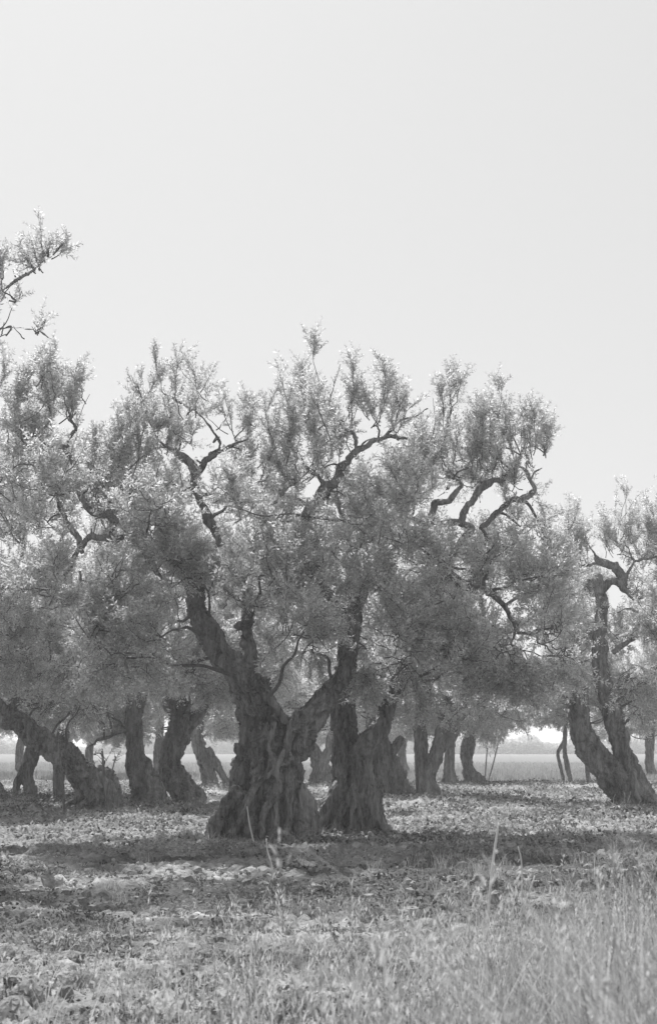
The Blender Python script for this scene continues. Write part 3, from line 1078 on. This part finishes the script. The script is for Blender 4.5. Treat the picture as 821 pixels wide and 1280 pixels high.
# M: the twin trunk tree at the right
near_tree('olive_tree', 'twin trunked olive tree at the right with a looping crown limb', (792, 1006),
          [[(787, 1006, 0, 19), (766, 976, 0, 19), (745, 950, 0, 18), (729, 925, 0, 15), (722, 890, 0, 13), (722, 860, 0, 12), (716, 820, .2, 8)],
           [(802, 1006, .1, 19), (786, 965, .1, 15), (774, 930, .1, 13), (765, 895, .1, 13), (753, 850, .1, 12), (748, 805, .1, 10), (752, 765, .1, 8), (749, 738, .1, 8)],
           [(815, 1003, 0, 9), (800, 975, .1, 8), (785, 950, .1, 7)]],
          [[(750, 745, .1, 8), (757, 734, .1, 8), (770, 732, 0, 8), (783, 741, 0, 7), (796, 752, 0, 4)],
           [(781, 738, 0, 7), (776, 722, 0, 7), (764, 710, 0, 6), (747, 703, 0, 6), (742, 697, 0, 4)],
           [(747, 703, 0, 3), (738, 690, 0, 1.6), (725, 675, 0, 1)],
           [(745, 708, 0, 3), (728, 711, 0, 1.6), (720, 725, 0, 1.3), (719, 740, 0, 1)],
           [(781, 728, 0, 3), (790, 710, 0, 2.4), (802, 703, 0, 2), (825, 700, 0, 1.4)],
           [(750, 745, 0, 8), (747, 731, -.1, 9), (751, 724, -.1, 8)],
           [(765, 820, .1, 5), (790, 800, 0, 4), (798, 775, 0, 3), (785, 765, 0, 2), (770, 770, 0, 1.4)],
           [(790, 742, 0, 4), (804, 770, 0, 2.5), (812, 800, 0, 1.6)]],
          [(712, 665, 18, 38, 1), (725, 690, 22, 28, 1), (780, 660, 22, 34, 1), (805, 672, 22, 34, 1), (770, 680, 30, 24, 1), (840, 660, 30, 44, 1),
           (700, 730, 34, 36, 0), (740, 730, 34, 30, 0, .9), (800, 730, 30, 32, 0, .9), (710, 790, 40, 36, 0), (780, 790, 36, 34, 0, .9), (830, 780, 40, 44, 0), (690, 850, 44, 32, 2), (740, 850, 34, 28, 0, .8), (790, 870, 34, 34, 2), (830, 870, 40, 36, 2), (800, 900, 28, 26, 2), (716, 835, 26, 24, 0, -.6), (860, 730, 40, 50, 0), (655, 870, 36, 24, 2)],
          SH_MID, M_LEAF2, 103, .03, .06, roots=(8, .32, .48, .5, .07), tclear=800, dens=1.6, step=.085, clear=.2, deep=1.7)

# C: leaning out of the frame at the left
near_tree('olive_tree', 'thick olive trunk leaning hard to the left above a low stick', (122, 1012),
          [[(120, 1012, 0, 19), (116, 987, 0, 20), (94, 965, 0, 18), (68, 945, 0, 16), (40, 922, 0, 15), (10, 903, 0, 15), (-30, 878, 0, 17), (-58, 838, 0, 15), (-75, 790, 0, 12), (-70, 740, 0, 9)],
           [(138, 1012, .1, 16), (132, 988, .1, 18), (118, 975, .1, 16)], [(-40, 865, 0, 12), (-90, 830, .2, 10), (-120, 780, .3, 8)]],
          [[(-30, 865, 0, 10), (-5, 800, .2, 7), (20, 740, .3, 5), (30, 690, .3, 3)], [(10, 895, 0, 8), (35, 870, -.3, 4), (60, 840, -.4, 2.5)]],
          [(20, 560, 44, 40, 1), (-20, 600, 60, 50, 0), (20, 640, 44, 40, 0), (-60, 700, 60, 60, 0), (15, 730, 46, 44, 0), (60, 780, 40, 40, 0), (5, 800, 50, 44, 0), (45, 850, 46, 34, 2), (90, 860, 44, 34, 2), (-10, 850, 40, 30, 2, -1), (-90, 800, 60, 50, 0), (100, 900, 28, 22, 2), (60, 890, 26, 20, 2, .9)],
          SH_MID, M_LEAF2, 104, .03, .07, roots=(9, .45, .62, .4, .09), tclear=872, dens=1.1, step=.085, clear=0, deep=1.8)

# D and E: two darker trunks behind the biggest tree
near_tree('olive_tree', 'dark bottle shaped olive trunk with bulging foot, right of the hard leaning one', (186, 1008),
          [[(182, 1008, 0, 22), (186, 985, 0, 20), (176, 964, 0, 17), (171, 945, 0, 13), (169, 915, 0, 12), (167, 885, 0, 11), (160, 840, .2, 8), (150, 790, .3, 6)],
           [(200, 1008, .1, 13), (196, 988, .1, 12), (184, 970, .1, 10)], [(168, 900, 0, 9), (185, 850, .2, 7), (205, 800, .3, 5)]],
          [[(166, 915, 0, 4), (140, 920, -.3, 3), (110, 935, -.4, 2)]],
          [(150, 740, 50, 45, 0), (200, 740, 50, 45, 0), (110, 800, 50, 44, 0), (170, 820, 50, 40, 0), (230, 800, 46, 42, 0), (130, 865, 46, 32, 2), (190, 860, 40, 24, 2), (120, 905, 34, 22, 2), (150, 680, 45, 40, 0)],
          SH_MID, M_LEAF2, 105, .032, .06, roots=(7, .36, .5, .3, .08), tclear=905, dens=1.4, step=.09, clear=0, deep=1.9)
near_tree('olive_tree', 'S curved olive trunk forking near the leaves, left of the biggest tree', (236, 1003),
          [[(240, 1003, 0, 20), (226, 980, 0, 19), (212, 955, 0, 16), (219, 930, 0, 16), (226, 905, 0, 17), (222, 882, 0, 15), (212, 845, .2, 10), (205, 800, .3, 7)],
           [(228, 918, -.1, 9), (245, 896, -.1, 8), (262, 874, -.1, 6), (285, 840, 0, 4)]],
          [[(222, 905, -.3, 3), (235, 885, -.5, 3), (238, 865, -.5, 2)]],
          [(240, 740, 50, 45, 0), (300, 760, 50, 45, 0), (200, 800, 40, 40, 0), (260, 820, 50, 40, 0), (330, 810, 46, 42, 0), (275, 868, 36, 24, 2), (215, 866, 34, 18, 2), (350, 850, 30, 26, 2), (270, 680, 45, 40, 0)],
          SH_MID, M_LEAF2, 106, .032, .06, roots=(8, .38, .55, .3, .08), tclear=912, dens=1.4, step=.09, clear=0, deep=1.9)

# P: mostly outside the frame, only its boughs reach in at the top left
near_tree('olive_tree', 'olive boughs reaching in at the left edge, its top sprays hang in open sky', (-235, 1075),
          [[(-235, 1075, 0, 60), (-240, 980, 0, 45), (-225, 880, 0, 38), (-200, 780, 0, 30), (-185, 680, 0, 24), (-170, 560, .2, 16)],
           [(-215, 830, 0, 26), (-270, 720, .2, 20), (-300, 600, .3, 14)]],
          [[(-180, 620, .1, 14), (-130, 520, 0, 9), (-70, 450, 0, 6), (-20, 424, 0, 2.6), (10, 415, 0, 1.6), (45, 420, 0, 1.2), (64, 430, 0, .8)],
           [(-70, 450, 0, 5), (-40, 405, 0, 2.6), (5, 368, 0, 1.8), (35, 347, 0, 1.5), (60, 328, 0, 1.2), (80, 309, 0, .8)]],
          [(60, 320, 18, 10, 1, 0), (42, 338, 12, 10, 1, 0), (12, 370, 20, 16, 1, 0), (-10, 398, 24, 18, 1, 0), (8, 420, 20, 8, 1, 0), (48, 418, 9, 6, 1, 0), (0, 350, 16, 14, 1, 0), (-60, 400, 50, 50, 0), (-140, 420, 70, 70, 0), (-100, 520, 70, 60, 0), (-180, 600, 80, 70, 0), (-280, 600, 80, 80, 0), (-80, 640, 50, 60, 0), (-150, 740, 70, 60, 0)],
          SH_FINE, M_LEAF, 107, .03, .08, roots=(9, .6, .85, .6, .1), dens=.62, step=.085, clear=0)

# ------------------------------------------------------------------ the rows behind: shared crowns, trunks of their own
CR = []


def far_crown_mesh(seed, templates, dens, step):
    rnd = np.random.default_rng(seed)
    ax = spline([[0, 0, 1.6, .12], [.1, 0, 3.0, .09], [0, .1, 4.6, .05]], .1)
    arms = [ax]
    for k in range(6):
        a = k * 1.05 + rnd.uniform(-.3, .3)
        arms.append(spline([[0, 0, 2.0 + .2 * k, .08], [math.cos(a) * .9, math.sin(a) * .9, 3.0 + .15 * k, .06], [math.cos(a) * 1.9, math.sin(a) * 1.9, 3.6 + .3 * k * rnd.uniform(.5, 1), .03]], .1))
    bl = []
    for k in range(26):
        a = rnd.uniform(0, 6.28)
        r = 2.6 * math.sqrt(rnd.uniform(.05, 1))
        zc = rnd.uniform(2.5, 5.4) - .25 * r
        kind = 2 if zc < 2.7 else 0
        bl.append((np.array([math.cos(a) * r, math.sin(a) * r, zc]), np.array([1, 1, .8]) * rnd.uniform(.75, 1.15), kind))
    for k in range(8):
        a = rnd.uniform(0, 6.28)
        r = rnd.uniform(0, 1.8)
        bl.append((np.array([math.cos(a) * r, math.sin(a) * r, 5.6]), np.array([.5, .5, .9]), 1))
    tmp = crown('crown', bl, arms, None, templates, [M_LEAF2, M_TWIG], seed, dens, step)
    me = tmp.data
    bpy.data.objects.remove(tmp)
    b = MB()
    for s in arms:
        V, Q = tube(s, 7)
        b.add(V, Q)
    return me, arms


for k in range(3):
    CR.append(far_crown_mesh(300 + k, SH_MID if k == 0 else SH_FAR, .9 if k == 0 else 1.0, .12))


def row_tree(label, base, trunks, crown_i, top=None, rot=0, scale=1.0, seed=1, lift=0, group=G_TREES, cat='olive tree', name='olive_tree', voxel=.035):
    bx, by = base
    Y0 = depth(by)
    b = P(bx, by, Y0)
    gh = float(gz(b[0], b[1])[0]) if Y0 < 64 else 0
    org = np.array([b[0], b[1], 0.0])
    e = empty(name, (b[0], b[1], gh), label, cat, group)
    ts = [px_spline(r, Y0, .08, org) for r in trunks]
    for s in ts:
        if s[0, 2] < .3:
            s[:2, 2] -= .12
    # the trunk runs on up into the leaves
    t0 = ts[0][-1]
    ts.append(spline([t0, [t0[0] * .6, .2, max(t0[2] + .6, 2.6), t0[3] * .8], [0, .1, max(t0[2] + 1.2, 3.4), t0[3] * .5]], .1))
    rnd = np.random.default_rng(seed)
    r0 = ts[0][0, 3]
    rs = root_splines(ts[0][0, 0], 0, 0, r0 * .9, r0 * 1.35, 6, r0 * .9, rnd, r0 * .25) if r0 > .1 else []
    carve('trunk', ts + rs, min(voxel, r0 * .3), .05, e, 1.0, seed=seed)
    me, arms = CR[crown_i]
    c = link('crown', me, e)
    off = ts[0][-1, :3] * .7
    c.location = (off[0], off[1], lift)
    c.rotation_euler = (0, 0, rot)
    c.scale = (scale,) * 3
    return e


row_tree('stout olive trunk slanting left behind the second gnarled tree, with a short side prong', (492, 994),
         [[(496, 994, 0, 17), (487, 965, 0, 15), (477, 940, 0, 13), (468, 912, 0, 12)], [(484, 953, -.1, 7), (494, 935, -.1, 6), (503, 924, -.1, 5)], [(518, 994, 0, 7), (500, 988, 0, 8), (490, 975, 0, 8)]], 0, rot=.4, seed=21)
row_tree('olive with a straight stem and a bent stem rising from one foot', (532, 997),
         [[(539, 997, 0, 11), (535, 970, 0, 9), (545, 945, 0, 9), (554, 915, 0, 9), (557, 880, 0, 8)], [(526, 997, 0, 9), (527, 960, 0, 8), (526, 925, 0, 8), (525, 888, 0, 7)]], 0, rot=2.2, seed=22, scale=1.04)
row_tree('slim pale olive stem with a thin side branch, just right of the bent double stem', (562, 979),
         [[(564, 979, 0, 8), (561, 960, 0, 6.5), (562, 930, 0, 6), (561, 900, 0, 6)], [(563, 930, 0, 3), (573, 914, 0, 2.2), (582, 893, 0, 1.6)], [(553, 979, 0, 4), (560, 970, 0, 5)]], 1, rot=1, seed=23, scale=1.05)
row_tree('olive with a hooked trunk and low log at its foot, beside the open gap', (590, 977),
         [[(592, 977, 0, 9), (584, 957, 0, 7), (583, 938, 0, 7.5), (590, 912, 0, 6), (592, 885, 0, 5)], [(585, 972, 0, 4), (598, 973, 0, 3.5), (606, 972, 0, 3)]], 2, rot=2, seed=24, scale=1.0)
row_tree('distant olive trunk split low like a V, seen between the two big trees', (400, 981),
         [[(400, 981, 0, 13), (400, 955, 0, 11), (390, 932, 0, 7), (383, 905, 0, 6)], [(401, 955, 0, 8), (411, 935, 0, 6), (417, 905, 0, 6)]], 2, rot=.6, seed=25)
row_tree('distant left leaning olive with a slit through its two legs', (268, 983),
         [[(264, 983, 0, 8), (259, 962, 0, 8), (250, 938, 0, 8), (244, 915, 0, 7)], [(285, 981, 0, 4), (272, 958, 0, 5), (258, 938, 0, 6)]], 1, rot=2.9, seed=26)
row_tree('distant olive stem with a propping second leg, framed under the hard leaning trunk', (36, 996),
         [[(38, 996, 0, 9), (36, 972, 0, 6), (40, 948, 0, 9), (45, 915, 0, 8)], [(18, 991, 0, 4.5), (24, 976, 0, 5.5), (34, 955, 0, 5)]], 0, rot=1.9, seed=27)
row_tree('straight olive trunk half hidden behind the hard leaning one', (75, 997),
         [[(75, 997, 0, 7), (74, 975, 0, 7), (76, 940, 0, 8), (80, 905, 0, 7)]], 2, rot=.2, seed=28, scale=1.05)
row_tree('olive trunk cut by the left edge, only its sloping foot showing', (-8, 1004),
         [[(-8, 1004, 0, 17), (-12, 975, 0, 11), (-20, 945, 0, 10), (-28, 905, 0, 9)]], 0, rot=3.4, seed=29)
row_tree('pale straight olive trunk at the right edge beyond the twin trunks', (814, 971),
         [[(814, 971, 0, 6), (811, 950, 0, 5.5), (812, 920, 0, 5.5), (812, 890, 0, 5)]], 1, rot=1.1, seed=30)
row_tree('thin straight stem standing behind the left foot of the twin trunks', (735, 979),
         [[(736, 979, 0, 2.6), (733, 962, 0, 2.6), (732, 940, 0, 2.5), (730, 900, 0, 2.4)]], 2, rot=.1, seed=31, scale=.85, lift=.5)
row_tree('thin two legged young olive left of the twin trunks', (708, 978),
         [[(713, 978, 0, 2.8), (708, 957, 0, 2.8), (705, 935, 0, 2.6), (707, 905, 0, 2.4), (708, 880, 0, 2)], [(704, 978, 0, 2.2), (700, 960, 0, 2.2), (697, 943, 0, 2.2), (704, 930, 0, 2)]], 1, rot=4, seed=32, scale=.8, lift=.9)

# more rows, farther off, in the gaps
FAR_ROWS = [(-40, 972, 1, 'hazy far olive peeping past the left edge'), (28, 968, 2, 'hazy far olive behind the propped stem'), (115, 972, 1, 'hazy far olive behind the hard leaning trunk'),
            (200, 970, 2, 'hazy far olive between the bottle shaped and S curved trunks'), (310, 971, 1, 'hazy far olive behind the left side of the biggest trunk'),
            (360, 966, 2, 'hazy far olive showing in the gap between the two biggest trunks'), (450, 968, 1, 'hazy far olive behind the second gnarled tree'),
            (505, 965, 2, 'hazy far olive seen past the short side prong'), (775, 965, 2, 'hazy far olive seen between the twin trunks'), (850, 968, 1, 'hazy far olive beyond the right edge')]
for k, (px, py, ci, lab) in enumerate(FAR_ROWS):
    row_tree(lab, (px, py), [[(px, py, 0, 6), (px - 3, py - 25, 0, 5), (px, py - 50, 0, 5)]], ci, rot=k * 1.3, seed=50 + k, scale=1.0, voxel=.06)


# ------------------------------------------------------------------ saplings, sticks, stalks
def stick(name, label, cat, rows, Y0, mat, group=None):
    s = px_spline(rows, Y0, .04)
    s[0, 2] = float(gz(s[0, 0], s[0, 1])[0]) - .03
    o0 = s[0, :3].copy()
    s[:, :3] -= o0
    V, Q = tube(s, 7, caps=True)
    b = MB()
    b.add(V, Q)
    o = link(name, b.mesh(name, [mat], True))
    o.location = o0
    o['label'] = label
    o['category'] = cat
    if group:
        o['group'] = group
    return o


stick('wooden_stake', 'thin upright stick in the soil in front of the hard leaning trunk', 'stake',
      [(81, 1021, 0, 1.6), (80, 1000, 0, 1.5), (77, 965, 0, 1.3), (74, 925, 0, 1.0)], depth(1021), M_TWIG)


def sapling(label, base, stems, blobs, seed, Y0=None, mat=M_BARK, sc=.7):
    Y0 = Y0 or depth(base[1])
    b = P(base[0], base[1], Y0)
    gh = float(gz(b[0], b[1])[0]) if Y0 < 64 else 0
    e = empty('olive_sapling', (b[0], b[1], gh), label, 'sapling', 'young olive shoots')
    org = np.array([b[0], b[1], 0])
    ss = []
    for r in stems:
        s = px_spline(r, Y0, .05, org)
        s[:1, 2] -= .05
        ss.append(s)
        V, Q = tube(s, 7)
        m = MB()
        m.add(V, Q)
        link('stem', m.mesh('stem', [mat], True), e)
    bl = px_blobs(blobs, Y0, org, seed, .5, False)
    bl = [(c, rd, k) for c, rd, k in bl]
    crown('foliage', bl, ss, e, SH_MID, [M_LEAF2, M_TWIG], seed, 1.2, .1, scale=sc)


sapling('leafy young olive shoot in front of the foot of the hard leaning trunk', (136, 1019),
        [[(136, 1019, 0, 2.6), (135, 1000, 0, 2.4), (131, 975, 0, 2), (129, 950, 0, 1.6), (128, 935, 0, 1)], [(134, 985, 0, 1.3), (140, 965, 0, 1), (145, 945, 0, .8)]],
        [(132, 945, 14, 16, 0, 0), (144, 945, 9, 10, 0, 0), (118, 940, 10, 10, 0, 0)], 71)
sapling('two thin leafy shoots in the open gap beyond the low log', (608, 975),
        [[(606, 975, 0, .9), (607, 955, 0, .9), (609, 935, 0, .7)], [(610, 976, 0, .9), (616, 955, 0, .9), (622, 930, 0, .8)]],
        [(612, 930, 14, 12, 0, 0), (622, 918, 12, 12, 0, 0), (602, 918, 12, 12, 0, 0)], 72)

Y_A = depth(1050)
G_ST = 'tall dry grass stalks'
STALKS = [('pale dry stalk leaning on the roots of the biggest tree', [(318, 1056, 0, 1.1), (312, 1030, 0, 1.0), (309, 1008, 0, .7)], 21.0),
          ('tallest dry grass stalk, standing alone over the dark soil at centre right', [(610, 1146, 0, 1.5), (614, 1095, 0, 1.6), (619, 1055, 0, 1.6), (623, 1028, 0, .8)], 9.3),
          ('thin bent stalk below the foot of the biggest tree', [(340, 1082, 0, .8), (334, 1062, 0, .8), (333, 1048, 0, .5)], 15.5),
          ('short thin stalk on the dark soil, right of the tallest one', [(652, 1100, 0, 1), (651, 1075, 0, 1), (647, 1058, 0, .6)], 13.0),
          ('stalk slanting up from the near grass at bottom right', [(634, 1215, 0, 1.2), (650, 1150, 0, 1.2), (668, 1095, 0, .8)], 6.6)]
for lab, rows, Y in STALKS:
    a = P(rows[0][0], rows[0][1], Y)
    Yb = Y
    rows = list(rows)
    first = rows[0]
    # carry the stalk down to the soil
    zb = a[2]
    if zb > .05:
        pyb = first[1] + zb / SC(first[1], Y)
        rows = [(first[0] - (rows[1][0] - first[0]) * .3, pyb, 0, first[3])] + rows
    stick('grass_stalk', lab, 'grass stalk', rows, Yb, M_DRY, G_ST)


# dry twigs at the foot of the twin trunk tree
def twig_heap(label, px, py, seed, n=16, size=.5):
    rnd = np.random.default_rng(seed)
    Y = depth(py) - .35
    b = P(px, py, Y)
    m = MB()
    for k in range(n):
        a = rnd.uniform(-.9, .9)
        L = size * rnd.uniform(.5, 1.2)
        d = np.array([math.sin(a) * L, rnd.uniform(-.2, .2), L * rnd.uniform(.3, 1)])
        p0 = np.array([rnd.uniform(-.3, .3), rnd.uniform(-.1, .1), -.02])
        V, Q = tube(bez(p0, p0 + d, p0 + d * .5 + rnd.normal(0, .08, 3), 6, .011, .004, rnd), 4)
        m.add(V, Q, 0, rnd.uniform(0, 1))
    o = link('twig_heap', m.mesh('twig_heap', [M_DRY]))
    o.location = (b[0], b[1], float(gz(b[0], b[1])[0]))
    o['label'] = label
    o['category'] = 'twigs'


twig_heap('tangle of pale dry twigs in front of the foot of the twin trunks', 775, 1009, 81)


# ------------------------------------------------------------------ far hedge line, one wooded mass on the horizon
def far_wood():
    rnd = np.random.default_rng(15)
    n = 170000
    X = rnd.uniform(-150, 150, n)
    Yw = 330 + rnd.uniform(0, 14, n)
    top = 3.6 + 1.3 * noise(np.c_[X * .07, X * 0], 3) + 1.1 * noise(np.c_[X * .3, X * 0], 5)
    Z = top * rnd.beta(1.2, 1.2, n)
    c = np.c_[X, Yw, Z]
    a = rnd.normal(0, 1, (n, 3))
    a /= np.linalg.norm(a, axis=1)[:, None]
    b = np.cross(a, rnd.normal(0, 1, (n, 3)))
    b /= np.linalg.norm(b, axis=1)[:, None]
    s = rnd.uniform(.15, .4, n)[:, None]
    V = np.stack([c - a * s, c + b * s, c + a * s, c - b * s], 1)
    link('far_wood', quad_mesh('far_wood', V.reshape(-1, 3), np.arange(4 * n).reshape(-1, 4), [M_LEAF2], rnd.uniform(0, .3, n)), kind='stuff',
         label='hazy line of far trees along the horizon', category='trees')


far_wood()

# ------------------------------------------------------------------ the hazy air
HAZE = 0.0013


def haze():
    x0, x1, y0, y1, z0, z1 = -2600, 2600, -80, 5100, -1.5, 12.5
    V = [(x, y, z_) for x in (x0, x1) for y in (y0, y1) for z_ in (z0, z1)]
    Q = [(0, 1, 3, 2), (4, 6, 7, 5), (0, 4, 5, 1), (2, 3, 7, 6), (0, 2, 6, 4), (1, 5, 7, 3)]
    m, n, N, L = new_mat('haze')
    o = N.new('ShaderNodeOutputMaterial')
    v = N.new('ShaderNodeVolumePrincipled')
    v.inputs['Color'].default_value = (.95, .95, .95, 1)
    v.inputs['Density'].default_value = HAZE
    v.inputs['Anisotropy'].default_value = .3
    L.new(v.outputs[0], o.inputs['Volume'])
    link('haze', quad_mesh('haze', V, Q, [m]), kind='stuff')


haze()
